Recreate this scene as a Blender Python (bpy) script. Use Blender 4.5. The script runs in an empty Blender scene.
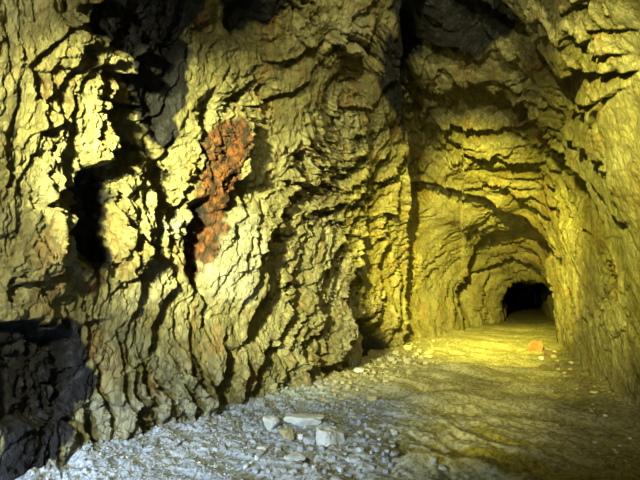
import bpy, math
import numpy as np
from mathutils import Vector, Matrix

C = bpy.context.scene.collection
# ------------------------------------------------------------------ camera
F_PX, CAM_H = 440.0, 1.2
pitch = math.atan(58 / F_PX)
yaw = math.atan(208 / math.hypot(58, F_PX))
cR = np.array([math.cos(yaw), math.sin(yaw), 0.0])
cF = np.array([-math.sin(yaw) * math.cos(pitch), math.cos(yaw) * math.cos(pitch), math.sin(pitch)])
cU = np.cross(cR, cF)
CAM = np.array([0.0, 0.0, CAM_H])
cam_d = bpy.data.cameras.new('camera')
cam = bpy.data.objects.new('camera', cam_d)
C.objects.link(cam)
cam_d.sensor_width = 36.0
cam_d.lens = 36.0 * F_PX / 640.0
cam_d.clip_start = 0.02
cam_d.clip_end = 200
cam.matrix_world = Matrix(((cR[0], cU[0], -cF[0], 0), (cR[1], cU[1], -cF[1], 0), (cR[2], cU[2], -cF[2], CAM_H), (0, 0, 0, 1)))
bpy.context.scene.camera = cam


def project(P):
    d = P - CAM
    z = d @ cF
    zz = np.where(z > 0.05, z, 1e9)
    return np.where(z > 0.05, 320 + F_PX * (d @ cR) / zz, -9999.0), np.where(z > 0.05, 240 - F_PX * (d @ cU) / zz, -9999.0), z


def ray(x, y):
    return cR * (x - 320) + cU * (240 - y) + cF * F_PX


def on_floor(x, y):
    d = ray(x, y)
    return d * (-CAM_H / d[2]) + CAM


# ------------------------------------------------------------------ noise in numpy
def _hash(ix, iy, seed):
    h = (ix.astype(np.int64) * 374761393 + iy.astype(np.int64) * 668265263 + seed * 982451653) & 0xFFFFFFFF
    h = ((h ^ (h >> 13)) * 1274126177) & 0xFFFFFFFF
    h = ((h ^ (h >> 16)) * 2246822519) & 0xFFFFFFFF
    h ^= h >> 15
    return (h & 0xFFFFFF) / float(0x1000000)


def vnoise(x, y, seed=0):
    ix, iy = np.floor(x), np.floor(y)
    fx, fy = x - ix, y - iy
    fx = fx * fx * fx * (fx * (fx * 6 - 15) + 10)
    fy = fy * fy * fy * (fy * (fy * 6 - 15) + 10)
    a, b = _hash(ix, iy, seed), _hash(ix + 1, iy, seed)
    c, d = _hash(ix, iy + 1, seed), _hash(ix + 1, iy + 1, seed)
    return (a + (b - a) * fx) * (1 - fy) + (c + (d - c) * fx) * fy - 0.5


def fbm(x, y, octs=4, seed=0, gain=0.5):
    r, a, s = 0.0, 1.0, 1.0
    for i in range(octs):
        r = r + a * vnoise(x * s + i * 17.3, y * s - i * 9.1, seed + i)
        a *= gain
        s *= 2.03
    return r


def facets(x, y, seed, tiltx=0.9, tilty=0.0, rnd=0.8, hstep=0.6):
    """Broken slabs: every cell is its own tilted plane, with a hard step to the next. Returns (height, distance to the border)."""
    ix, iy = np.floor(x), np.floor(y)
    best = np.full(x.shape, 1e9)
    second = np.full(x.shape, 1e9)
    bh = np.zeros(x.shape)
    for dx in (-1, 0, 1):
        for dy in (-1, 0, 1):
            cx, cy = ix + dx, iy + dy
            px, py = cx + 0.5 + 0.9 * (_hash(cx, cy, seed) - 0.5), cy + 0.5 + 0.9 * (_hash(cx, cy, seed + 1) - 0.5)
            ex, ey = x - px, y - py
            d = ex * ex + ey * ey
            hgt = hstep * (_hash(cx, cy, seed + 2) - 0.5) + ex * (tiltx + rnd * (_hash(cx, cy, seed + 3) - 0.5)) + ey * (tilty + rnd * (_hash(cx, cy, seed + 4) - 0.5))
            nb = d < best
            second = np.where(nb, best, np.minimum(second, d))
            bh = np.where(nb, hgt, bh)
            best = np.where(nb, d, best)
    return bh, np.sqrt(second) - np.sqrt(best)


def smooth(a, b, x):
    t = np.clip((x - a) / (b - a), 0, 1)
    return t * t * (3 - 2 * t)


def poly_dist(u, v, pts):
    """Unsigned distance, and side: positive on the right hand of the direction of travel."""
    best = np.full(u.shape, 1e9)
    side = np.zeros(u.shape)
    endf = np.zeros(u.shape)
    n = len(pts) - 1
    for i in range(n):
        (x0, y0), (x1, y1) = pts[i], pts[i + 1]
        dx, dy = x1 - x0, y1 - y0
        L2 = dx * dx + dy * dy + 1e-9
        t = np.clip(((u - x0) * dx + (v - y0) * dy) / L2, 0, 1)
        d = np.hypot(u - x0 - t * dx, v - y0 - t * dy)
        s = dx * (v - y0) - dy * (u - x0)
        nb = d < best
        best = np.where(nb, d, best)
        side = np.where(nb, np.sign(s), side)
        endf = np.where(nb, (i + t) / n, endf)
    return best, side, endf


def in_poly(u, v, pts, soft=4.0):
    """About 1 inside the outline, 0 outside, with a soft edge."""
    ins = np.zeros(u.shape, bool)
    n = len(pts)
    for i in range(n):
        (x0, y0), (x1, y1) = pts[i], pts[(i + 1) % n]
        if y0 == y1:
            continue
        c = ((y0 > v) != (y1 > v)) & (u < (x1 - x0) * (v - y0) / (y1 - y0) + x0)
        ins ^= c
    d, _, _ = poly_dist(u, v, list(pts) + [pts[0]])
    sd = np.where(ins, d, -d)
    return smooth(-soft, soft, sd)


# ------------------------------------------------------------------ features of the rock, traced on the walls
# (outline, depth, width beyond the lip, swelling before the lip), in apparent size as measured from the tripod
LIPS = [
    # left wall, foot to top: the ground drops away beyond the lip
    ([(232, 347), (240, 322), (252, 303), (258, 285), (262, 262), (260, 246)], 13, 16, 5),
    ([(266, 242), (275, 222), (280, 205), (291, 185), (290, 160)], 11, 14, 5),
    ([(285, 152), (298, 146), (312, 131)], 7, 9, 3),
    ([(236, 215), (234, 180), (238, 150), (242, 125)], 11, 12, 4),
    ([(205, 412), (208, 385), (213, 360), (214, 345)], 16, 12, 3),
    ([(224, 410), (230, 390), (238, 362)], 15, 11, 3),
    ([(240, 402), (246, 380), (252, 360), (262, 340)], 12, 9, 3),
    ([(303, 345), (308, 320), (305, 300), (312, 275), (318, 250)], 7, 9, 3),
    ([(352, 350), (349, 312), (343, 285), (345, 262), (350, 245), (360, 225), (372, 205)], 13, 13, 4),
    ([(370, 345), (376, 320), (378, 290), (374, 265), (383, 240), (388, 215)], 10, 9, 3),
    ([(384, 350), (391, 320), (395, 285), (392, 255)], 8, 7, 2),
    ([(392, 352), (398, 330), (402, 300), (404, 270), (405, 240), (403, 215), (406, 190), (407, 160), (404, 130), (401, 100), (399, 70), (401, 40), (405, -5)], 52, 28, 9),
    ([(222, 100), (236, 88), (250, 74)], 11, 12, 3),
    ([(238, 108), (262, 99), (280, 90), (297, 78)], 8, 9, 3),
    ([(258, 60), (272, 56), (285, 54), (300, 44), (320, 37)], 9, 11, 4),
    ([(296, 80), (306, 70), (318, 60)], 6, 8, 2),
    ([(325, 40), (345, 47), (362, 45), (374, 20)], 9, 12, 5),
    ([(325, 110), (345, 102), (365, 102), (378, 85), (392, 72)], 8, 10, 3),
    ([(322, 178), (340, 172), (352, 158), (362, 148), (369, 126)], 9, 11, 3),
    ([(350, 203), (362, 181), (372, 165), (386, 148)], 8, 9, 2),
    ([(376, 238), (387, 207), (398, 180)], 8, 8, 2),
    ([(330, 222), (340, 205), (352, 190)], 6, 7, 2),
    ([(308, 240), (318, 215), (332, 200)], 4, 6, 2),
    ([(15, 66), (38, 44), (58, 28), (78, 22), (100, 24)], 8, 8, 2),
    ([(84, 78), (99, 58), (106, 38)], 6, 7, 1),
    ([(86, 112), (108, 118), (126, 100)], 6, 7, 1),
    ([(24, 100), (28, 85), (24, 74)], 5, 6, 2),
    ([(50, 106), (52, 80), (60, 62)], 4, 6, 2),
    ([(100, 160), (97, 142), (88, 125), (80, 112)], 8, 8, 2),
    ([(138, 180), (144, 160), (140, 138)], 8, 8, 2),
    ([(150, 235), (152, 205), (149, 186)], 8, 8, 2),
    ([(62, 190), (66, 172), (62, 150)], 4, 5, 2),
    ([(42, 200), (36, 182), (30, 168)], 4, 5, 2),
    ([(35, 246), (42, 260), (58, 264)], 4, 5, 1),
    ([(0, 292), (15, 284), (30, 281), (50, 268), (72, 262)], 7, 9, 3),
    ([(142, 352), (150, 322), (160, 298), (176, 284)], 15, 16, 3),
    ([(110, 365), (114, 345), (112, 330)], 9, 8, 2),
    ([(78, 322), (92, 318), (104, 318)], 9, 8, 2),
    ([(54, 438), (51, 418), (58, 402)], 11, 8, 2),
    ([(84, 450), (74, 424), (66, 404)], 16, 13, 3),
    ([(99, 428), (97, 405), (88, 385), (90, 365)], 10, 8, 2),
    ([(124, 432), (119, 412), (126, 396)], 13, 11, 2),
    ([(140, 424), (137, 408), (142, 395)], 8, 7, 2),
    ([(160, 420), (156, 396), (150, 378)], 6, 6, 2),
    ([(180, 418), (176, 400), (168, 380)], 8, 8, 2),
    ([(192, 395), (190, 372), (182, 352)], 6, 6, 2),
    ([(196, 330), (200, 300), (196, 285)], 6, 6, 1),
    ([(300, 388), (301, 370), (300, 352)], 14, 10, 3),
    ([(270, 398), (272, 380), (278, 362)], 6, 6, 2),
    ([(285, 392), (288, 372), (292, 350)], 6, 6, 2),
    ([(322, 384), (326, 366), (324, 345)], 10, 9, 3),
    ([(262, 345), (272, 325), (284, 310)], 4, 5, 2),
    ([(278, 300), (284, 282), (296, 262)], 3, 4, 1),
    ([(104, 300), (112, 285), (128, 276), (148, 268)], 6, 8, 2),
    ([(118, 262), (122, 240), (118, 215)], 5, 6, 2),
    # roof and arches, left to right: the roof rises beyond the lip
    ([(440, 0), (465, 2), (485, 5), (505, 18), (530, 27), (545, 42), (562, 58), (575, 67), (602, 64)], 17, 18, 4),
    ([(588, 52), (603, 62), (620, 67), (645, 67)], 9, 7, 3),
    ([(405, 64), (425, 52), (450, 45), (470, 47), (482, 57)], 13, 14, 3),
    ([(408, 112), (430, 103), (445, 93), (455, 80), (470, 79), (485, 84), (507, 90), (530, 101), (545, 116), (560, 134), (577, 158), (595, 180), (608, 205), (617, 238)], 22, 17, 6),
    ([(410, 134), (440, 132), (462, 133), (474, 123), (500, 127), (522, 132), (538, 142), (550, 154), (566, 172)], 6, 6, 2),
    ([(440, 156), (455, 147), (470, 148), (481, 153), (490, 146), (512, 154), (530, 160), (548, 160)], 6, 5, 2),
    ([(408, 218), (420, 201), (436, 191), (464, 190), (486, 196), (505, 203), (530, 213), (545, 226), (553, 240), (557, 256)], 11, 11, 3),
    ([(412, 206), (424, 200), (436, 207), (452, 206)], 4, 4, 1),
    ([(480, 177), (500, 180), (515, 186), (530, 199), (548, 208), (558, 220)], 5, 5, 2),
    ([(540, 168), (556, 186), (568, 200)], 5, 6, 2),
    ([(459, 330), (461, 292), (466, 262), (476, 242), (486, 234), (505, 228), (525, 228), (543, 236)], 11, 8, 2),
    ([(463, 290), (475, 272), (495, 260), (512, 254), (530, 258), (545, 268), (555, 284)], 7, 5, 2),
    ([(484, 246), (505, 242), (530, 242), (552, 247)], 3, 3, 1),
    ([(476, 218), (500, 212), (520, 216), (545, 224)], 3, 4, 1),
    ([(477, 300), (482, 284), (492, 272)], 4, 3, 1),
    ([(498, 322), (498, 300), (505, 286), (520, 278), (542, 282), (555, 291)], 14, 8, 1),
    ([(572, 118), (580, 137), (597, 143), (618, 152)], 8, 8, 3),
    ([(618, 164), (632, 167), (637, 186)], 5, 5, 2),
    ([(598, 158), (612, 185), (625, 208), (645, 222)], 6, 6, 2),
    ([(573, 203), (582, 214), (590, 232)], 6, 6, 2),
    ([(604, 208), (611, 228), (616, 250)], 5, 5, 2),
    ([(566, 103), (585, 106), (605, 105), (613, 117)], 8, 8, 2),
    ([(582, 97), (595, 93), (606, 98), (618, 91), (642, 85)], 5, 5, 2),
    ([(614, 120), (616, 104), (622, 94)], 4, 4, 2),
    ([(520, 52), (530, 62), (540, 80), (552, 96)], 6, 7, 2),
    ([(482, 30), (496, 44), (512, 58), (530, 74)], 5, 6, 2),
    ([(560, 10), (585, 30), (610, 40), (640, 46)], 4, 5, 2),
    ([(600, 8), (620, 20), (645, 26)], 4, 4, 2),
    # right wall, top to foot: the wall draws back beyond the lip
    ([(606, 240), (611, 268), (616, 288), (607, 312), (600, 345), (597, 380)], 6, 6, 3),
    ([(614, 235), (622, 258), (631, 282), (630, 300), (623, 340), (621, 385), (630, 402)], 7, 6, 3),
    ([(585, 250), (584, 280), (588, 320), (586, 350)], 3, 4, 2),
    ([(565, 262), (568, 290), (566, 320), (570, 350)], 3, 4, 2),
]
# hollows: outline, depth
HOLLOWS = [
    ([(68, 168), (84, 160), (102, 168), (110, 200), (108, 240), (98, 262), (74, 264), (64, 236), (72, 205)], 27),
    ([(103, -10), (188, -10), (187, 50), (178, 90), (172, 118), (160, 142), (148, 128), (140, 95), (128, 50), (104, 22)], 10),
    ([(232, 4), (248, -4), (262, 14), (256, 36), (238, 44), (228, 26)], 22),
    ([(202, 100), (212, 96), (214, 112), (206, 122)], 13),
    ([(190, 205), (206, 200), (212, 230), (206, 262), (196, 286), (186, 270), (186, 235)], 22),
    ([(-20, 330), (30, 322), (62, 336), (74, 372), (62, 400), (36, 418), (-20, 425)], 24),
    ([(352, 352), (350, 322), (366, 318), (386, 330), (384, 352), (368, 366), (352, 374)], 16),
    ([(250, 90), (256, 80), (262, 84), (256, 94)], 6),
    ([(590, 318), (596, 318), (597, 330), (591, 330)], 4),
]
SWELLS = [
    ([(210, 215), (250, 205), (262, 250), (245, 300), (220, 300), (205, 260)], 10),
    ([(35, 45), (70, 28), (98, 34), (95, 56), (70, 70), (42, 62)], 4),
    ([(110, 170), (140, 175), (140, 250), (120, 270), (108, 230)], 9),
    ([(325, 322), (345, 330), (350, 350), (338, 366), (325, 362)], 10),
    ([(325, 18), (360, 10), (372, 22), (352, 44), (328, 40)], 7),
    ([(10, 262), (40, 250), (60, 285), (55, 325), (20, 330), (-5, 300)], 10),
]
SOOT_SHADE = [  # soot on the rock, plus shade painted into hollows, slots and under lips
    ([(186, 200), (200, 194), (208, 228), (202, 262), (192, 288), (182, 272), (182, 232)], .8),  # dark of the hole below the rust, painted in
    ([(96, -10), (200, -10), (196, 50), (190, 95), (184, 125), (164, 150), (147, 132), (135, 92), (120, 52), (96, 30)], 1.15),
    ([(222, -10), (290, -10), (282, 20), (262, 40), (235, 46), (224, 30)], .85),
    ([(64, 168), (88, 160), (104, 168), (112, 202), (110, 244), (100, 268), (72, 264), (66, 236)], .9),  # shade of the deep hole put into the colour
    ([(-20, 326), (36, 318), (70, 312), (84, 350), (80, 385), (64, 415), (50, 440), (20, 480), (-20, 520)], 1.0),  # dark lower left corner: shadow painted on the wall
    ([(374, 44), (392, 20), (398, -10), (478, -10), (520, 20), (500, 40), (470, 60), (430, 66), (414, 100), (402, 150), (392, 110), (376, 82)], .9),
    ([(350, 350), (354, 322), (368, 318), (388, 332), (394, 350), (376, 372), (350, 376)], .75),  # recess near the crease foot, its shade painted in
    ([(500, 18), (540, 40), (576, 66), (560, 80), (530, 60), (502, 40)], .5),  # shadow wedge under the roof overhang, painted
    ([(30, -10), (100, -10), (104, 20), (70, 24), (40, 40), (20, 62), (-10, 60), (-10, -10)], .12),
    ([(460, 78), (520, 92), (548, 116), (560, 140), (535, 128), (500, 104), (462, 92)], .45),  # painted shadow strip beneath the big arch lip
    ([(78, 404), (92, 402), (90, 446), (82, 448), (70, 425)], .5),  # painted shade inside the slot at the wall foot
]
RUST = [
    ([(200, 128), (236, 120), (242, 150), (236, 190), (222, 215), (212, 262), (200, 290), (186, 284), (184, 240), (194, 200), (204, 165)], 1.0),
    ([(178, -10), (214, -10), (212, 20), (200, 32), (186, 24)], .6),
    ([(60, 92), (78, 98), (78, 112), (66, 108)], .6),
    ([(58, 30), (100, 30), (104, 50), (70, 56)], .35),
    ([(76, 240), (96, 250), (102, 285), (92, 300), (80, 280)], .8),
    ([(388, 110), (402, 105), (404, 135), (388, 130)], .7),
    ([(405, 70), (420, 66), (424, 130), (408, 128)], .5),
    ([(522, 40), (556, 60), (560, 86), (540, 80), (524, 60)], .6),
    ([(544, 176), (560, 186), (562, 218), (552, 232), (546, 205)], .6),
    ([(262, 110), (278, 104), (282, 116), (268, 122)], .5),
    ([(488, 240), (550, 246), (556, 276), (520, 262), (490, 262)], .5),
    ([(160, 338), (196, 336), (192, 356), (166, 352)], .55),
    ([(240, 40), (300, 50), (296, 62), (262, 64)], .3),
    ([(436, 28), (446, 24), (446, 44), (430, 46)], .5),
    ([(480, 112), (540, 130), (548, 168), (500, 160)], .25),
    ([(596, 340), (612, 340), (610, 392), (602, 390)], .4),
]
GREY = [  # paler, greyer rock
    ([(208, 215), (245, 210), (258, 250), (250, 295), (212, 300), (202, 262)], .9),
    ([(160, 218), (184, 216), (186, 240), (166, 244)], 1.0),
    ([(104, 300), (128, 275), (180, 262), (170, 285), (125, 325)], .5),
    ([(80, 395), (100, 400), (108, 450), (80, 455), (62, 430)], .6),
    ([(120, 380), (200, 400), (330, 372), (330, 390), (200, 430), (40, 460), (60, 420)], .55),
    ([(328, 318), (346, 330), (352, 350), (338, 368), (326, 350)], .6),
    ([(326, 14), (364, 8), (374, 24), (354, 46), (326, 42)], .4),
    ([(566, 130), (590, 145), (640, 150), (645, 260), (610, 215)], .35),
]

# ------------------------------------------------------------------ the tunnel surface
KY = [-9, 0, 1.9, 2.5, 3.8, 4.8, 7.0, 9.5, 11.3, 13.5, 17.4, 19.5, 23.6, 27, 34, 100]
XL = [-3.4, -3.35, -3.32, -3.42, -3.2, -3.12, -3.08, -3.12, -3.1, -2.75, -2.35, -2.3, -1.45, -1.6, -1.7, -1.7]
XR = [1.9, 1.7, 1.55, 1.5, 1.4, 1.25, 1.0, .85, .76, .72, .95, 1.15, 1.25, 1.2, 1.2, 1.2]
HT = [4.9, 5.0, 5.0, 5.0, 4.95, 4.8, 4.45, 3.95, 3.6, 3.5, 3.2, 2.95, 2.15, 2.3, 2.3, 2.3]


def knots(y, col):
    return np.interp(y, KY, col)


def base_surface(ys, ts, nexp=2.5):
    """Points (rows over Y, columns over the arch) and metres of arc along the arch."""
    ph = np.linspace(math.pi, 0, 1201)
    c, s = np.cos(ph), np.sin(ph)
    P = np.zeros((len(ys), len(ts), 3))
    A = np.zeros((len(ys), len(ts)))
    for i, y in enumerate(ys):
        xl, xr, h = knots(y, XL), knots(y, XR), knots(y, HT)
        nexp = np.interp(y, [5, 10.5, 17, 22], [2.5, 3.3, 3.0, 2.6])
        nexp = np.where(c > 0, np.interp(y, [5, 8, 10.5, 15, 19], [2.5, 4.0, 5.5, 5.0, 2.6]), nexp)
        ux = np.sign(c) * np.abs(c) ** (2 / nexp)
        uz = np.abs(s) ** (2 / nexp)
        x = (xl + xr) / 2 + (xr - xl) / 2 * ux
        z = h * uz
        L = np.concatenate([[0], np.cumsum(np.hypot(np.diff(x), np.diff(z)))])
        l = ts * L[-1]
        P[i, :, 0] = np.interp(l, L, x)
        P[i, :, 1] = y
        P[i, :, 2] = np.interp(l, L, z)
        A[i] = l
    return P, A


a0, a1 = math.atan2(3.2, 1.15), math.atan2(3.2, 96.0)
n_fine = 760
ya = np.tan(np.linspace(a0, a1, n_fine))
ys = np.concatenate([np.linspace(-9, 1.1, 60), 3.2 / ya])
# columns denser on the left wall, which stands nearest
tl = np.linspace(0, 0.40, 470, endpoint=False)
tc = np.linspace(0.40, 0.70, 300, endpoint=False)
tr = np.linspace(0.70, 1.0, 260)
ts = np.concatenate([tl, tc, tr])
P0, ARC = base_surface(ys, ts)


def grid_normals(P):
    dy = np.gradient(P, axis=0)
    dt = np.gradient(P, axis=1)
    n = np.cross(dt, dy)
    return n / (np.linalg.norm(n, axis=2, keepdims=True) + 1e-12)


N0 = grid_normals(P0)
mid = np.array([-1.0, 0, 1.8])
if np.sum((P0[:, :, [0, 2]] - mid[[0, 2]]) * N0[:, :, [0, 2]]) < 0:
    N0 = -N0            # N0 points into the rock
U, V, Z = project(P0)
vis = (U > -60) & (U < 700) & (V > -60) & (V < 540) & (Z > 0)
S = P0[:, :, 1]
T = ARC
Hh = P0[:, :, 2]

# cleavage runs across the tunnel; on the left wall it leans forward with height
lean = 0.25 * smooth(3.0, 6.5, S) * Hh + 1.25 * smooth(3.6, 7.0, S) * np.logaddexp(0, (Hh - 1.7) * 3) / 3 * (1 - smooth(.34, .50, T / T[:, -1:]))
warp1 = fbm(S * 0.8, T * 0.8, 4, 11)
warp2 = fbm(S * 0.8 + 40, T * 0.8 + 7, 4, 23)
b = S - lean + 0.45 * warp1
TL_ = 0.40 * T[:, -1:]
tun = np.maximum(smooth(0.36, 0.46, T / T[:, -1:]), smooth(10.5, 12.5, S))      # roof, right wall and everything past the crease
t2 = (np.minimum(T, TL_) + 0.45 * np.maximum(T - TL_, 0)) * (1 - .5 * smooth(10.5, 12.5, S)) + 0.5 * warp2
disp = -.06 - .16 * (1 - smooth(0.1, 1.3, Hh)) * (1 - smooth(.15, .3, T / T[:, -1:])) + 0.29 * fbm(S * 0.45, T * 0.5, 3, 5) * smooth(0.0, 1.6, Hh)                   # big swells (positive = into the rock)
amp = 0.28 + 1.0 * smooth(-.30, .35, vnoise(S * 1.3, T * 1.0, 91) + .3 * vnoise(S * 3.1, T * 2.3, 92))
wl = 1 - smooth(0.36, 0.46, T / T[:, -1:])                    # 1 on the left wall
fw = 1 - 0.45 * smooth(0.72, 0.82, T / T[:, -1:])             # the right wall is smoother
for (lb, lt, a, sd, wmix) in ((0.95, 2.3, .13, 100, .5), (0.42, 1.15, .115, 200, .8), (0.19, 0.56, .070, 300, 1.0), (0.085, 0.25, .042, 400, 1.2), (0.04, .10, .020, 500, 1.0)):
    wx = 0.30 * lb * fbm(S / lb * 0.9, T / lb * .9, 3, sd + 31) * 2
    wy = 0.30 * lt * fbm(S / lb * 0.9 + 9, T / lb * .9 + 5, 3, sd + 47) * 2
    hgt, edge = facets((b + wx) / lb, (t2 + wy) / lt, sd, tiltx=-0.75, rnd=1.0, hstep=0.9)
    disp += a * fw * amp * (1 - tun * (.15 if lb > .3 else .62)) * (hgt + 0.45 * np.exp(-edge / 0.06) * (1 - .5 * wl))
disp += (0.03 - .018 * tun) * fbm(S * 9, T * 7, 4, 77)

# traced features, given their real size by the distance to the rock they sit on
ju = U + 5.0 * fbm(U / 22.0, V / 22.0, 4, 61)
jv = V + 5.0 * fbm(U / 22.0 + 31, V / 22.0, 4, 67)
near_px = Z / F_PX
feat = np.zeros_like(disp)
vi = np.nonzero(vis)
fu, fv, fz = ju[vi], jv[vi], near_px[vi]
facc = np.zeros(fu.shape)
for pts, dep, wid, swell in LIPS:
    if pts[-1][0] > 410 or pts[0][0] > 410:
        dep, swell = dep * 1.6, swell * 1.6
    elif pts[0][1] > 385 or pts[0] == (54, 438):
        dep *= 1.7
    xs = [p[0] for p in pts]
    yy = [p[1] for p in pts]
    m = (fu > min(xs) - 55) & (fu < max(xs) + 55) & (fv > min(yy) - 55) & (fv < max(yy) + 55)
    if not m.any():
        continue
    d, sd, e = poly_dist(fu[m], fv[m], pts)
    taper = smooth(0, .15, e) * smooth(0, .15, 1 - e) * .75 + .25
    # past the ends of the line the lip dies away
    endd = np.minimum(np.hypot(fu[m] - pts[0][0], fv[m] - pts[0][1]), np.hypot(fu[m] - pts[-1][0], fv[m] - pts[-1][1]))
    far_end = ((e < 1e-4) | (e > 1 - 1e-4)) & (np.abs(d - endd) < 1e-6)
    taper = np.where(far_end, taper * np.exp(-(d / 3.0) ** 2), taper)
    s = d * sd
    beyond = smooth(-0.8, 0.8, s) * np.exp(-(np.clip(s, 0, None) / wid) ** 1.3)
    before = np.where(s <= 0, np.exp(-(-s / (wid * 1.2))), 0) * (1 - smooth(-0.8, 0.8, s))
    facc[m] += (dep * beyond - swell * before) * taper * fz[m]
for pts, dep in HOLLOWS:
    facc += dep * in_poly(fu, fv, pts, 7) * fz
for pts, dep in SWELLS:
    facc -= dep * in_poly(fu, fv, pts, 16) * fz
feat[vi] = facc
disp = disp + feat
# keep the feet of the walls close to the line where they meet the ground
P = P0 + N0 * disp[:, :, None]
P[:, :, 2] = np.where(np.isin(np.arange(len(ts)), [0, len(ts) - 1])[None, :], -0.6, P[:, :, 2])
P[:, 1, 2] = np.minimum(P[:, 1, 2], -0.1)
P[:, -2, 2] = np.minimum(P[:, -2, 2], -0.1)

stain_shade = np.zeros(P.shape[:2] + (4,))  # channels: soot with painted shade, rust, pale rock
stain_shade[:, :, 3] = 1
for k, lst in enumerate((SOOT_SHADE, RUST, GREY)):
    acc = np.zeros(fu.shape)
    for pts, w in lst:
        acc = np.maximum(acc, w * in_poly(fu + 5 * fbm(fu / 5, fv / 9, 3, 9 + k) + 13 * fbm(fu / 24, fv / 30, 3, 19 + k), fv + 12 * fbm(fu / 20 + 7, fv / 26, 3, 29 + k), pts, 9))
    stain_shade[:, :, k][vi] = acc


def grid_mesh(name, P, mat, colour=None, flip=False, kind='structure'):
    ni, nj = P.shape[:2]
    me = bpy.data.meshes.new(name)
    idx = np.arange(ni * nj).reshape(ni, nj)
    q = np.stack([idx[:-1, :-1], idx[:-1, 1:], idx[1:, 1:], idx[1:, :-1]], -1).reshape(-1, 4)
    if flip:
        q = q[:, ::-1]
    me.vertices.add(ni * nj)
    me.vertices.foreach_set('co', P.reshape(-1).astype(np.float32))
    me.loops.add(q.size)
    me.loops.foreach_set('vertex_index', q.reshape(-1).astype(np.int32))
    me.polygons.add(len(q))
    me.polygons.foreach_set('loop_start', np.arange(0, q.size, 4, dtype=np.int32))
    me.polygons.foreach_set('loop_total', np.full(len(q), 4, dtype=np.int32))
    me.update(calc_edges=True)
    me.polygons.foreach_set('use_smooth', np.ones(len(q), bool))
    if colour is not None:
        at = me.color_attributes.new('stain_shade', 'FLOAT_COLOR', 'POINT')
        at.data.foreach_set('color', colour.reshape(-1).astype(np.float32))
    me.materials.append(mat)
    o = bpy.data.objects.new(name, me)
    C.objects.link(o)
    o['kind'] = kind
    return o


# ------------------------------------------------------------------ materials
def nodes_of(name):
    m = bpy.data.materials.new(name)
    m.use_nodes = True
    nt = m.node_tree
    nt.nodes.clear()
    out = nt.nodes.new('ShaderNodeOutputMaterial')
    bs = nt.nodes.new('ShaderNodeBsdfPrincipled')
    nt.links.new(bs.outputs[0], out.inputs[0])
    return m, nt, bs


def N(nt, t, **kw):
    n = nt.nodes.new(t)
    for k, v in kw.items():
        if k in n.inputs:
            n.inputs[k].default_value = v
        else:
            setattr(n, k, v)
    return n


def ramp(nt, fac, stops):
    r = nt.nodes.new('ShaderNodeValToRGB')
    el = r.color_ramp.elements
    el[0].position, el[0].color = stops[0][0], (*stops[0][1], 1)
    el[1].position, el[1].color = stops[-1][0], (*stops[-1][1], 1)
    for p, c in stops[1:-1]:
        e = el.new(p)
        e.color = (*c, 1)
    nt.links.new(fac, r.inputs[0])
    return r.outputs[0]


def mix(nt, fac, a, b, mode='MIX'):
    m = nt.nodes.new('ShaderNodeMix')
    m.data_type = 'RGBA'
    m.blend_type = mode
    for sock, val in ((m.inputs[0], fac), (m.inputs[6], a), (m.inputs[7], b)):
        if hasattr(val, 'links'):
            nt.links.new(val, sock)
        elif isinstance(val, (int, float)):
            sock.default_value = val
        else:
            sock.default_value = (*val, 1)
    return m.outputs[2]


def math_(nt, op, a, b=None):
    m = nt.nodes.new('ShaderNodeMath')
    m.operation = op
    for s, v in zip(m.inputs, (a, b)):
        if v is None:
            continue
        if hasattr(v, 'links'):
            nt.links.new(v, s)
        else:
            s.default_value = v
    return m.outputs[0]


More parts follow.
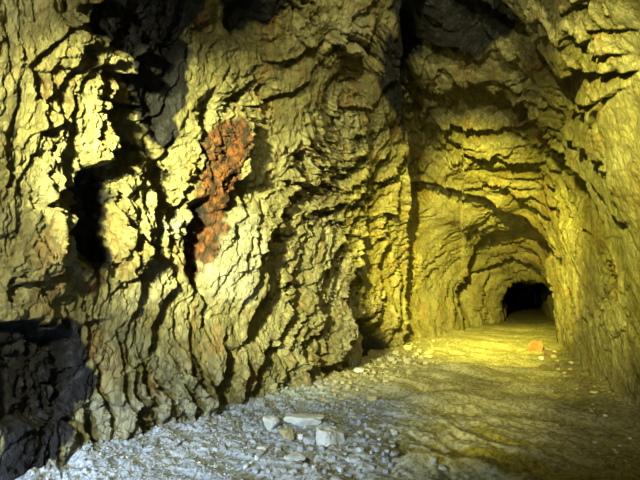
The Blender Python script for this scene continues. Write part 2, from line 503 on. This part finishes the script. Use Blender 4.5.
def rock_material(name, c_dark, c_mid, c_light, stretch=(1, 1, .55), bump=.9):
    m, nt, bs = nodes_of(name)
    tc_ = N(nt, 'ShaderNodeTexCoord')
    mp = N(nt, 'ShaderNodeMapping')
    mp.inputs['Scale'].default_value = stretch
    nt.links.new(tc_.outputs['Object'], mp.inputs[0])
    n1 = N(nt, 'ShaderNodeTexNoise', Scale=1.7, Detail=8.0, Roughness=.62)
    n2 = N(nt, 'ShaderNodeTexNoise', Scale=9.0, Detail=8.0, Roughness=.7)
    n3 = N(nt, 'ShaderNodeTexNoise', Scale=3.1, Detail=6.0, Roughness=.6)
    n4 = N(nt, 'ShaderNodeTexNoise', Scale=34.0, Detail=6.0, Roughness=.7)
    for n in (n1, n2, n3, n4):
        nt.links.new(mp.outputs[0], n.inputs[0])
    base = ramp(nt, n1.outputs[0], [(.32, c_dark), (.5, c_mid), (.68, c_light)])
    fine = ramp(nt, n2.outputs[0], [(.3, (.45, .43, .38)), (.7, (1.35, 1.32, 1.2))])
    col = mix(nt, .75, base, fine, 'MULTIPLY')
    iron = ramp(nt, n3.outputs[0], [(.54, (0, 0, 0)), (.66, (1, 1, 1))])
    col = mix(nt, math_(nt, 'MULTIPLY', iron, .5), col, (.30, .16, .045))
    vc = N(nt, 'ShaderNodeVertexColor', layer_name='stain_shade')
    sp = N(nt, 'ShaderNodeSeparateColor')
    nt.links.new(vc.outputs[0], sp.inputs[0])
    br = math_(nt, 'ADD', n2.outputs[0], .5)
    fs = math_(nt, 'MULTIPLY', sp.outputs[2], br)
    fs.node.use_clamp = True
    col = mix(nt, math_(nt, 'MULTIPLY', fs, .8), col, (.45, .45, .36))
    n5 = N(nt, 'ShaderNodeTexNoise', Scale=15.0, Detail=7.0, Roughness=.7)
    nt.links.new(mp.outputs[0], n5.inputs[0])
    rustc = ramp(nt, n5.outputs[0], [(.44, (.02, .008, .006)), (.52, (.11, .032, .010)), (.66, (.26, .10, .02))])
    fr = math_(nt, 'MULTIPLY', math_(nt, 'ADD', math_(nt, 'ADD', math_(nt, 'MULTIPLY', sp.outputs[1], .80), n2.outputs[0]), -.78), 2.8)
    fr.node.use_clamp = True
    col = mix(nt, math_(nt, 'MULTIPLY', fr, .93), col, rustc)
    soot_shade_c = ramp(nt, n2.outputs[0], [(.45, (.010, .010, .013)), (.62, (.035, .036, .045)), (.75, (.14, .14, .16))])  # colour of the soot and of the painted shade
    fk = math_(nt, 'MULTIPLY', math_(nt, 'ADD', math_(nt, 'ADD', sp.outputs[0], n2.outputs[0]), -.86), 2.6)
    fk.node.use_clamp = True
    col = mix(nt, fk, col, soot_shade_c)
    nt.links.new(col, bs.inputs['Base Color'])
    bs.inputs['Roughness'].default_value = .82
    bs.inputs['Specular IOR Level'].default_value = .3
    mus = N(nt, 'ShaderNodeTexVoronoi', Scale=11.0, feature='DISTANCE_TO_EDGE')
    va = N(nt, 'ShaderNodeVectorMath', operation='MULTIPLY_ADD')
    nt.links.new(n2.outputs[1], va.inputs[0])
    va.inputs[1].default_value = (.16, .16, .16)
    nt.links.new(mp.outputs[0], va.inputs[2])
    nt.links.new(va.outputs[0], mus.inputs[0])
    crack = ramp(nt, mus.outputs[0], [(0.0, (0, 0, 0)), (.09, (1, 1, 1))])
    h = math_(nt, 'ADD', math_(nt, 'MULTIPLY', n2.outputs[0], 1.0), math_(nt, 'MULTIPLY', n4.outputs[0], .6))
    h = math_(nt, 'ADD', h, math_(nt, 'MULTIPLY', crack, .3))
    bp = N(nt, 'ShaderNodeBump', Strength=bump, Distance=.07)
    nt.links.new(h, bp.inputs['Height'])
    nt.links.new(bp.outputs[0], bs.inputs['Normal'])
    return m


M_rock = rock_material('ochre_mine_rock', (.19, .17, .075), (.30, .285, .15), (.41, .40, .25))


def floor_material():
    m, nt, bs = nodes_of('mine_floor_dust')
    tc_ = N(nt, 'ShaderNodeTexCoord')
    n1 = N(nt, 'ShaderNodeTexNoise', Scale=2.2, Detail=8.0, Roughness=.65)
    n2 = N(nt, 'ShaderNodeTexNoise', Scale=26.0, Detail=8.0, Roughness=.75)
    for n in (n1, n2):
        nt.links.new(tc_.outputs['Object'], n.inputs[0])
    vc = N(nt, 'ShaderNodeVertexColor', layer_name='stain_shade')
    sp = N(nt, 'ShaderNodeSeparateColor')
    nt.links.new(vc.outputs[0], sp.inputs[0])
    earth = ramp(nt, n1.outputs[0], [(.35, (.34, .32, .17)), (.65, (.48, .45, .25))])
    dust = ramp(nt, n1.outputs[0], [(.35, (.27, .32, .41)), (.65, (.40, .46, .57))])  # pale dust, with the blue of the cool light mixed into its colour
    dark_earth = ramp(nt, n1.outputs[0], [(.35, (.10, .095, .055)), (.65, (.17, .16, .09))])  # darker floor tone, also used for the painted gloom at the far end
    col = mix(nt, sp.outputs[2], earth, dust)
    col = mix(nt, sp.outputs[0], col, dark_earth)
    fine = ramp(nt, n2.outputs[0], [(.40, (.30, .30, .29)), (.56, (1.2, 1.2, 1.2))])
    col = mix(nt, .8, col, fine, 'MULTIPLY')
    nt.links.new(col, bs.inputs['Base Color'])
    bs.inputs['Roughness'].default_value = .9
    bs.inputs['Specular IOR Level'].default_value = .2
    bp = N(nt, 'ShaderNodeBump', Strength=.45, Distance=.03)
    nt.links.new(n2.outputs[0], bp.inputs['Height'])
    nt.links.new(bp.outputs[0], bs.inputs['Normal'])
    return m


M_floor = floor_material()


def stone_material(name, c1, c2, scale=6.0, bump=.4):
    m, nt, bs = nodes_of(name)
    tc_ = N(nt, 'ShaderNodeTexCoord')
    n1 = N(nt, 'ShaderNodeTexNoise', Scale=scale, Detail=8.0, Roughness=.65)
    n2 = N(nt, 'ShaderNodeTexNoise', Scale=scale * 7, Detail=6.0, Roughness=.7)
    for n in (n1, n2):
        nt.links.new(tc_.outputs['Object'], n.inputs[0])
    col = ramp(nt, n1.outputs[0], [(.35, c1), (.65, c2)])
    nt.links.new(col, bs.inputs['Base Color'])
    bs.inputs['Roughness'].default_value = .88
    bp = N(nt, 'ShaderNodeBump', Strength=bump, Distance=.02)
    nt.links.new(n2.outputs[0], bp.inputs['Height'])
    nt.links.new(bp.outputs[0], bs.inputs['Normal'])
    return m


M_pale = stone_material('pale_grey_stone', (.44, .47, .46), (.62, .65, .64))
M_grey = stone_material('blue_grey_stone', (.26, .28, .32), (.42, .45, .50))
M_ochre = stone_material('ochre_stone', (.28, .25, .14), (.44, .41, .25))
M_orange = stone_material('orange_stone', (.24, .08, .035), (.38, .18, .08))
M_grit = stone_material('grey_grit', (.26, .27, .30), (.46, .48, .52))
M_soil = stone_material('earth_grit', (.22, .20, .11), (.40, .37, .21))
M_dark = stone_material('dark_brown_stone', (.07, .045, .03), (.16, .11, .07))

# ------------------------------------------------------------------ walls and roof
jl, jc = 500, 745
grid_mesh('wall_left', P[:, :jl + 1], M_rock, stain_shade[:, :jl + 1])
grid_mesh('ceiling', P[:, jl:jc + 1], M_rock, stain_shade[:, jl:jc + 1])
grid_mesh('wall_right', P[:, jc:], M_rock, stain_shade[:, jc:])

EW = np.zeros((40, 40, 3))
EW[:, :, 0] = np.linspace(-3.4, 1.2, 40)[None, :]
EW[:, :, 2] = np.linspace(-.4, 3.2, 40)[:, None]
EW[:, :, 1] = 94.5 + .8 * fbm(EW[:, :, 0], EW[:, :, 2], 4, 700)
grid_mesh('wall_far', EW, M_rock, np.zeros((40, 40, 4)))

# ------------------------------------------------------------------ floor
# rows by depth, from behind the tripod to the dark end
inv = np.linspace(1 / 2.0, 1 / 96.0, 640)
yrows = np.concatenate([np.linspace(-9, 1.95, 70), 1 / inv])
xcol = np.linspace(0, 1, 520)
XX = np.zeros((len(yrows), len(xcol)))
YY = np.repeat(yrows[:, None], len(xcol), 1)
left = knots(yrows, XL) - 1.0
right = knots(yrows, XR) + .9
XX = left[:, None] + (right - left)[:, None] * xcol[None, :]
RUTS = [
    ([(366, 417), (400, 425), (430, 429), (460, 425), (490, 434), (520, 440), (575, 442)], 3.5, 5),
    ([(385, 455), (420, 457), (450, 460), (480, 461), (520, 470), (570, 478), (640, 482)], 7, 8),
    ([(440, 352), (480, 350), (530, 352)], 1.2, 3),
    ([(430, 363), (470, 362), (520, 364), (545, 366)], 1.5, 3),
    ([(425, 376), (470, 376), (530, 378), (560, 384)], 1.6, 4),
    ([(400, 388), (440, 389), (480, 392), (540, 396), (590, 402)], 3, 5),
    ([(470, 410), (520, 412), (560, 420), (620, 424)], 2.5, 4),
    ([(420, 340), (470, 341), (520, 341)], .8, 2),
]
PITS = [([(58, 462), (70, 456), (84, 462), (76, 470), (62, 470)], 10), ([(275, 412), (288, 412), (287, 424), (278, 422)], 5), ([(338, 426), (360, 428), (352, 440), (340, 440)], 5),
        ([(298, 452), (312, 458), (322, 472), (306, 466)], 6), ([(40, 472), (60, 474), (60, 490), (36, 490)], 5)]


def floor_z(X, Y, fine=True):
    dl = X - knots(Y, XL)
    dr = knots(Y, XR) - X
    z = 0.07 * fbm(X * .6, Y * .35, 3, 301)
    z = z + 0.02 * np.exp(-np.clip(dl, 0, None) / .35) + .05 * np.exp(-np.clip(dr, 0, None) / .25)
    z = z + 0.075 * fbm(X * .9 + .25 * Y, Y * 3.2 + .9 * X, 3, 311) * smooth(-3.2, -1.2, X)
    z = z + 0.028 * fbm(X * 2.0, Y * 8 + 2.2 * X, 3, 315) * smooth(-2.6, -1.0, X)
    rub = np.clip(1.25 - dl * .8 + .4 * vnoise(X * 1.3, Y * .9, 5), 0.12, 1) + .45 * np.exp(-((X + 2.0) ** 2 + (Y - 3.6) ** 2) / .7)
    if fine:
        h, e = facets(X / .11 + .5 * fbm(X * 8, Y * 8, 2, 3), Y / .11, 321, tiltx=0, rnd=.8, hstep=.9)
        z = z + .048 * rub * h
        h, e = facets(X / .045, Y / .045, 331, tiltx=0, rnd=.8, hstep=.9)
        z = z + .022 * rub * h + .020 * fbm(X * 11, Y * 11, 3, 341)
    P_ = np.stack([X, Y, z], -1)
    u, v, zz = project(np.stack([X, Y, z * 0], -1))
    u = u + 6 * fbm(X * 2.5, Y * 1.5, 3, 351)
    v = v + 3 * fbm(X * 2.5 + 5, Y * 1.5, 3, 361) * np.clip((v - 298) / 100, 0, 1)
    k = zz / F_PX
    for pts, dep, wid in RUTS:
        d, s, e = poly_dist(u, v, pts)
        s = s * d                      # positive = nearer side (below in view)
        fade = smooth(0, .15, e) * smooth(0, .15, 1 - e)
        z = z + np.where(zz > 0, 3.0 * fade * k * dep * (np.exp(-((s + wid * .0) / wid) ** 2) * -1.0 + .7 * np.exp(-((s - wid * 1.5) / wid) ** 2)), 0)
    for pts, dep in PITS:
        z = z - np.where(zz > 0, in_poly(u, v, pts, 4) * dep * k, 0)
    return z


ZZ = floor_z(XX, YY)
FP = np.stack([XX, YY, ZZ], -1)
fu_, fv_, _ = project(np.stack([XX, YY, XX * 0], -1))
jj = 18 * fbm(XX * 1.2, YY * .8, 4, 371)
stf = np.zeros(XX.shape + (4,))
stf[:, :, 3] = 1
dustm = smooth(60, -60, (fu_ + jj) - (400 - (480 - np.clip(fv_, 0, 600)) * -1.2) * 1.0)
dl = XX - knots(YY, XL)
dustm = (1 - smooth(-1.7, -.7, XX + .35 * (YY - 3.5) * -.25 + .5 * vnoise(XX * 1.1, YY * .9, 8))) * (1 - smooth(4.6, 6.6, YY + 1.0 * fbm(XX, YY, 3, 12)))
stf[:, :, 2] = dustm
darkm = smooth(-.35, .7, XX - .02 * (YY - 5) + .5 * fbm(XX * .8, YY * .35, 3, 13)) * (1 - smooth(10, 13, YY) * .5)  # floor darker towards the right
stf[:, :, 0] = np.maximum(.85 * darkm, smooth(19, 23, YY))  # far end: darkness of the tunnel painted into the floor
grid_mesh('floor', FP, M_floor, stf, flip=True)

# ------------------------------------------------------------------ stones
def stone_mesh(name, size, seed, mat, sub=4, rough=.16):
    """An angular broken stone, about size = (x, y, z) metres, resting on its base."""
    import bmesh
    bm = bmesh.new()
    bmesh.ops.create_icosphere(bm, subdivisions=sub, radius=1)
    rng = np.random.default_rng(seed)
    planes = []
    for _ in range(11):
        n = rng.normal(size=3)
        n /= np.linalg.norm(n)
        planes.append((n, rng.uniform(.55, .85)))
    planes += [(np.array([0, 0, 1.0]), .55), (np.array([0, 0, -1.0]), .5)]
    co = np.array([v.co for v in bm.verts])
    for n, d in planes:
        k = co @ n
        over = np.clip(k - d, 0, None)
        co = co - over[:, None] * n * .96
    r1 = vnoise(co[:, 0] * 3 + seed, co[:, 1] * 3 + co[:, 2] * 2, seed) + .5 * vnoise(co[:, 0] * 8, co[:, 1] * 8 + co[:, 2] * 7, seed + 1)
    co = co * (1 + rough * r1[:, None])
    mn, mx = co.min(0), co.max(0)
    co = (co - (mn + mx) / 2) / (mx - mn) * np.array(size)
    co[:, 2] += size[2] / 2
    for v, c in zip(bm.verts, co):
        v.co = c
    me = bpy.data.meshes.new(name)
    bm.to_mesh(me)
    bm.free()
    me.materials.append(mat)
    return me


def ground_at(x, y):
    k = np.array([[x]]), np.array([[y]])
    return float(floor_z(*k)[0, 0])


def place_stone(name, px, py, w_px, h_px, seed, mat, label, cat='rock', depth=1.0, rot=0.0, group=None, sink=.12, base_py=None):
    """px, py: middle of the foot of the stone as seen from the tripod; w_px, h_px: how large it looks."""
    p = on_floor(px, py)
    zc = (p - CAM) @ cF
    k = zc / F_PX
    w = w_px * k
    down = math.atan2(CAM_H, math.hypot(p[0], p[1]))
    dd = w * depth
    h = max(.25 * w, (h_px * k - dd * math.sin(down)) / max(.3, math.cos(down)))
    me = stone_mesh(name, (w, dd, h), seed, mat)
    o = bpy.data.objects.new(name, me)
    C.objects.link(o)
    fwd = np.array([p[0], p[1]]) / math.hypot(p[0], p[1])
    c = p[:2] + fwd * dd * .5
    o.location = (c[0], c[1], ground_at(c[0], c[1]) - sink * h)
    o.rotation_euler = (0, 0, math.atan2(-fwd[0], fwd[1]) + rot)
    o['label'] = label
    o['category'] = cat
    if group:
        o['group'] = group
    return o


place_stone('rock', 330, 450, 30, 25, 3, M_pale, 'large pale grey block casting a shadow on the dusty floor', rot=.1, depth=.8)
place_stone('flat_rock', 304, 430, 42, 11, 5, M_pale, 'long flat pale slab lying behind the pale block pile', depth=.55)
place_stone('rock', 271, 431, 18, 17, 8, M_pale, 'pale rock left of the long flat slab, beside a dark hollow', depth=.8)
place_stone('rock', 287, 444, 17, 15, 9, M_ochre, 'tan rounded rock under the left end of the flat slab', depth=.8)
place_stone('rock', 321, 434, 11, 9, 12, M_pale, 'small pale chunk touching the upper left of the large pale block', depth=.8)
place_stone('rock', 311, 437, 9, 8, 13, M_grey, 'small grey chunk just under the middle of the flat slab', depth=.9)
place_stone('rock', 309, 448, 13, 11, 14, M_grey, 'grey chunk against the left side of the large pale block', depth=.8)
place_stone('rock', 300, 441, 9, 8, 15, M_pale, 'small pale stone between the tan rock and the grey chunks', depth=.9)
place_stone('flat_rock', 294, 466, 24, 9, 17, M_pale, 'flat pale stone in front of the tan rounded rock', depth=.7, rot=.3)
place_stone('rock', 262, 452, 12, 8, 18, M_pale, 'small pale wedge at the left edge of the stone pile', depth=.8)
place_stone('flat_rock', 353, 468, 17, 7, 19, M_pale, 'flat pale stone to the right of and below the large block', depth=.7)
place_stone('rock', 536, 352, 14, 14, 21, M_orange, 'orange reddish rock lying alone on the floor near the dark tunnel end', depth=.8)
place_stone('rock', 549, 356, 9, 6, 22, M_dark, 'dark reddish brown rock to the right of the orange rock', depth=.8)
place_stone('rock', 541, 359, 5, 4, 23, M_pale, 'tiny pale stone just in front of the orange rock', depth=.8)
place_stone('rock', 359, 374, 11, 6, 24, M_pale, 'smooth pale grey stone at the foot of the dark hollow', depth=.8)
place_stone('rock', 373, 400, 13, 8, 25, M_ochre, 'yellowish stone alone in front of the rubble along the left wall', depth=.8)
place_stone('rock', 408, 351, 9, 6, 26, M_ochre, 'rounded yellow stone at the mouth of the deep wall crease', depth=.8)
place_stone('flat_rock', 427, 358, 13, 5, 27, M_ochre, 'low flat yellow stone furthest along the wall rubble', depth=.7)
place_stone('rock', 391, 362, 8, 6, 28, M_ochre, 'brownish stone in the rubble below the deep wall crease', depth=.8)
place_stone('rock', 407, 364, 8, 7, 29, M_ochre, 'upright yellow stone in front of the rounded yellow stone', depth=.8)
place_stone('flat_rock', 573, 479, 14, 5, 30, M_ochre, 'flat pale oval stone at the bottom edge of the dark floor', depth=.7)
place_stone('rock', 443, 479, 11, 7, 31, M_pale, 'pale stone at the bottom edge below the lower rut', depth=.8)
place_stone('rock', 434, 478, 8, 9, 32, M_grey, 'small grey stone touching the pale stone below the lower rut', depth=.8)
place_stone('rock', 594, 394, 8, 3, 33, M_ochre, 'small flat stone near the foot of the right wall', depth=.7)
place_stone('rock', 88, 464, 12, 5, 34, M_grey, 'grey stone beside the dark pit at the lower left', depth=.8)
place_stone('rock', 6, 478, 14, 12, 35, M_grey, 'grey stone in the bottom left corner under the dark wall', depth=.8)
place_stone('rock', 393, 437, 6, 4, 36, M_pale, 'small pale stone on the bare floor above the lower rut', depth=.8)

rng = np.random.default_rng(7)
protos = [stone_mesh('loose_stone', (1, .8, .62), 60 + i, m, sub=3) for i, m in enumerate((M_grey, M_ochre, M_grey, M_pale, M_ochre, M_ochre, M_dark, M_grey))]


def scatter(n, region, sizes, which, name, label, group, cat='stone'):
    made = 0
    tries = 0
    while made < n and tries < n * 60:
        tries += 1
        xs = [p[0] for p in region]
        yy = [p[1] for p in region]
        u, v = rng.uniform(min(xs), max(xs)), rng.uniform(min(yy), max(yy))
        if in_poly(np.array([u]), np.array([v]), region, .01)[0] < .5:
            continue
        p = on_floor(u, v)
        if any((p[0] - q[0]) ** 2 + (p[1] - q[1]) ** 2 < (.72 * (q[2] + .06)) ** 2 for q in taken):
            continue
        s = rng.uniform(*sizes) * ((p - CAM) @ cF) / F_PX
        me = protos[which[int(rng.integers(len(which)))]]
        o = bpy.data.objects.new(name, me)
        C.objects.link(o)
        o.scale = (s, s * rng.uniform(.8, 1.2), s * rng.uniform(.6, 1.1))
        o.rotation_euler = (0, 0, rng.uniform(0, 6.28))
        o.location = (p[0], p[1], ground_at(p[0], p[1]) - .15 * s * .62)
        o['label'] = label
        o['category'] = cat
        o['group'] = group
        taken.append((p[0], p[1], s))
        made += 1


taken = []
for o in list(C.objects):
    if 'label' in o:
        taken.append((o.location.x, o.location.y, o.dimensions.x if o.dimensions.x > 0 else .2))
scatter(70, [(262, 446), (300, 450), (345, 446), (372, 430), (400, 440), (390, 478), (250, 478), (240, 462)], (3, 9), (0, 7, 0, 7, 3), 'loose_stone',
        'small pale grey broken stone strewn around the large pale block', 'grey rubble around the large pale block')
scatter(60, [(322, 386), (350, 374), (385, 356), (405, 346), (440, 348), (430, 366), (390, 382), (350, 398), (318, 402)], (3, 8), (1, 4, 5), 'loose_stone',
        'small yellowish stone in the rubble strip along the foot of the left wall', 'yellow rubble along the left wall')
scatter(40, [(322, 404), (380, 398), (380, 426), (345, 424), (318, 416)], (2.5, 5.5), (0, 7, 1), 'loose_stone',
        'small grey stone between the large pale block and the left wall', 'grey stones behind the large pale block')
scatter(34, [(40, 478), (90, 452), (200, 425), (255, 415), (255, 445), (235, 478)], (2, 5), (0, 3, 7), 'loose_stone',
        'small stone on the pale dust below the left wall', 'stones on the grey dust')
scatter(34, [(410, 400), (560, 400), (636, 430), (636, 478), (410, 478)], (1.8, 4), (1, 4, 3), 'loose_stone',
        'tiny stone scattered on the darker rutted floor to the right', 'tiny stones on the rutted floor')
scatter(22, [(550, 352), (562, 352), (578, 368), (600, 392), (585, 392), (560, 372)], (3, 6), (6, 6, 1), 'loose_stone',
        'dark stone in the shadowed rubble along the foot of the right wall', 'dark rubble along the right wall')


def gravel(name, n, label):
    import bmesh
    bm = bmesh.new()
    bmesh.ops.create_icosphere(bm, subdivisions=1, radius=.5)
    co0 = np.array([v.co for v in bm.verts])
    f0 = np.array([[v.index for v in f.verts] for f in bm.faces])
    bm.free()
    u = rng.uniform(-40, 660, n * 3)
    v = 310 + 190 * rng.random(n * 3) ** .7
    pts = np.array([on_floor(a, c) for a, c in zip(u, v)])
    dl_ = pts[:, 0] - knots(pts[:, 1], XL)
    dr_ = knots(pts[:, 1], XR) - pts[:, 0]
    w = np.clip(1.15 - dl_ * .42, .10, 1)
    w = np.where((pts[:, 1] > 2), w, 0) * (dl_ > -.05) * (dr_ > .0) * (pts[:, 1] < 13)
    keep = rng.random(n * 3) < w
    for q in taken:
        keep &= (pts[:, 0] - q[0]) ** 2 + (pts[:, 1] - q[1]) ** 2 > (.62 * q[2] + .02) ** 2
    pts = pts[keep][:n]
    m = len(pts)
    z = floor_z(pts[:, 0][None], pts[:, 1][None])[0]
    k = ((pts - CAM) @ cF) / F_PX
    s = k * (.8 + 2.4 * rng.random(m) ** 2.5)
    V_ = np.zeros((m, len(co0), 3))
    for i in range(m):
        a = rng.uniform(0, 6.28)
        sc = s[i] * rng.uniform(.6, 1.3, 3) * np.array([1, 1, .7])
        c = co0 * (1 + .35 * (rng.random((len(co0), 1)) - .5)) * sc
        V_[i, :, 0] = c[:, 0] * math.cos(a) - c[:, 1] * math.sin(a) + pts[i, 0]
        V_[i, :, 1] = c[:, 0] * math.sin(a) + c[:, 1] * math.cos(a) + pts[i, 1]
        V_[i, :, 2] = c[:, 2] + z[i] + s[i] * .15
    Fc = (f0[None] + (np.arange(m) * len(co0))[:, None, None]).reshape(-1, 3)
    me = bpy.data.meshes.new(name)
    me.from_pydata(V_.reshape(-1, 3).tolist(), [], Fc.tolist())
    near = (pts[:, 1] < 5.3) & (pts[:, 0] < -1.2)
    me.materials.append(M_grit)
    me.materials.append(M_soil)
    me.polygons.foreach_set('material_index', np.repeat(np.where(near, 0, 1), len(f0)).astype(np.int32))
    o = bpy.data.objects.new(name, me)
    C.objects.link(o)
    o['kind'] = 'stuff'
    o['label'] = label
    o['category'] = 'gravel'
    return o


gravel('gravel', 9000, 'fine gravel and grit strewn over the mine floor, thickest by the left wall')

# ------------------------------------------------------------------ light
def lamp(name, kind, loc, energy, colour, size=.1, target=None, angle=60, blend=.6):
    l = bpy.data.lights.new(name, kind)
    l.energy = energy
    l.color = colour
    l.shadow_soft_size = size
    if kind == 'SPOT':
        l.spot_size = math.radians(angle)
        l.spot_blend = blend
    o = bpy.data.objects.new(name, l)
    C.objects.link(o)
    o.location = loc
    if target is not None:
        d = Vector(target) - Vector(loc)
        o.rotation_euler = d.to_track_quat('-Z', 'Y').to_euler()
    return o


lamp('unseen_wall_spot', 'SPOT', (-1.45, -.9, 2.5), 840, (1.0, .96, .53), .10, (-3.7, 3.3, 1.2), 84, .9)
lamp('unseen_wall_spot', 'SPOT', (-1.7, -.9, 2.6), 6600, (1.0, .97, .38), .06, (-3.3, 8.0, 1.7), 42, .9)  # added spot, evens the brightness further along the left wall
lamp('unseen_spot', 'SPOT', (-.7, -.2, 3.5), 44000, (1.0, .87, .10), .04, (-1.4, 15.0, 1.3), 30, 1.0)
lamp('unseen_spot', 'SPOT', (.4, .3, 4.3), 1150, (1.0, .92, .42), .03, (.3, 8.0, 3.3), 92, .9)  # added high up to rake the roof ledges
lamp('unseen_spot', 'SPOT', (-.8, .0, 3.8), 4800, (1.0, .90, .11), .04, (1.0, 9.5, 1.3), 36, 1.0)  # added spot to brighten the right wall
lamp('unseen_spot', 'SPOT', (-.9, .0, 4.0), 600, (1.0, .92, .40), .04, (-.6, 7.0, 3.6), 60, .9)  # added fill for the roof
lamp('unseen_spot', 'SPOT', (-.7, .2, 1.0), 700, (1.0, .88, .08), .03, (-.5, 12.0, 0.0), 28, .9)  # added low spot, rakes across the far floor
lamp('low_lamp', 'SPOT', (-2.3, -.2, .75), 640, (.58, .76, 1.0), .03, (-2.2, 3.4, -.3), 66, .7)

w = bpy.data.worlds.new('world')
bpy.context.scene.world = w
w.use_nodes = True
w.node_tree.nodes['Background'].inputs[0].default_value = (.5, .6, .8, 1)
w.node_tree.nodes['Background'].inputs[1].default_value = .006

sc = bpy.context.scene
sc.view_settings.view_transform = 'Standard'
sc.view_settings.look = 'None'
sc.view_settings.gamma = 1
sc.view_settings.use_curve_mapping = False
sc.view_settings.exposure = 0.0
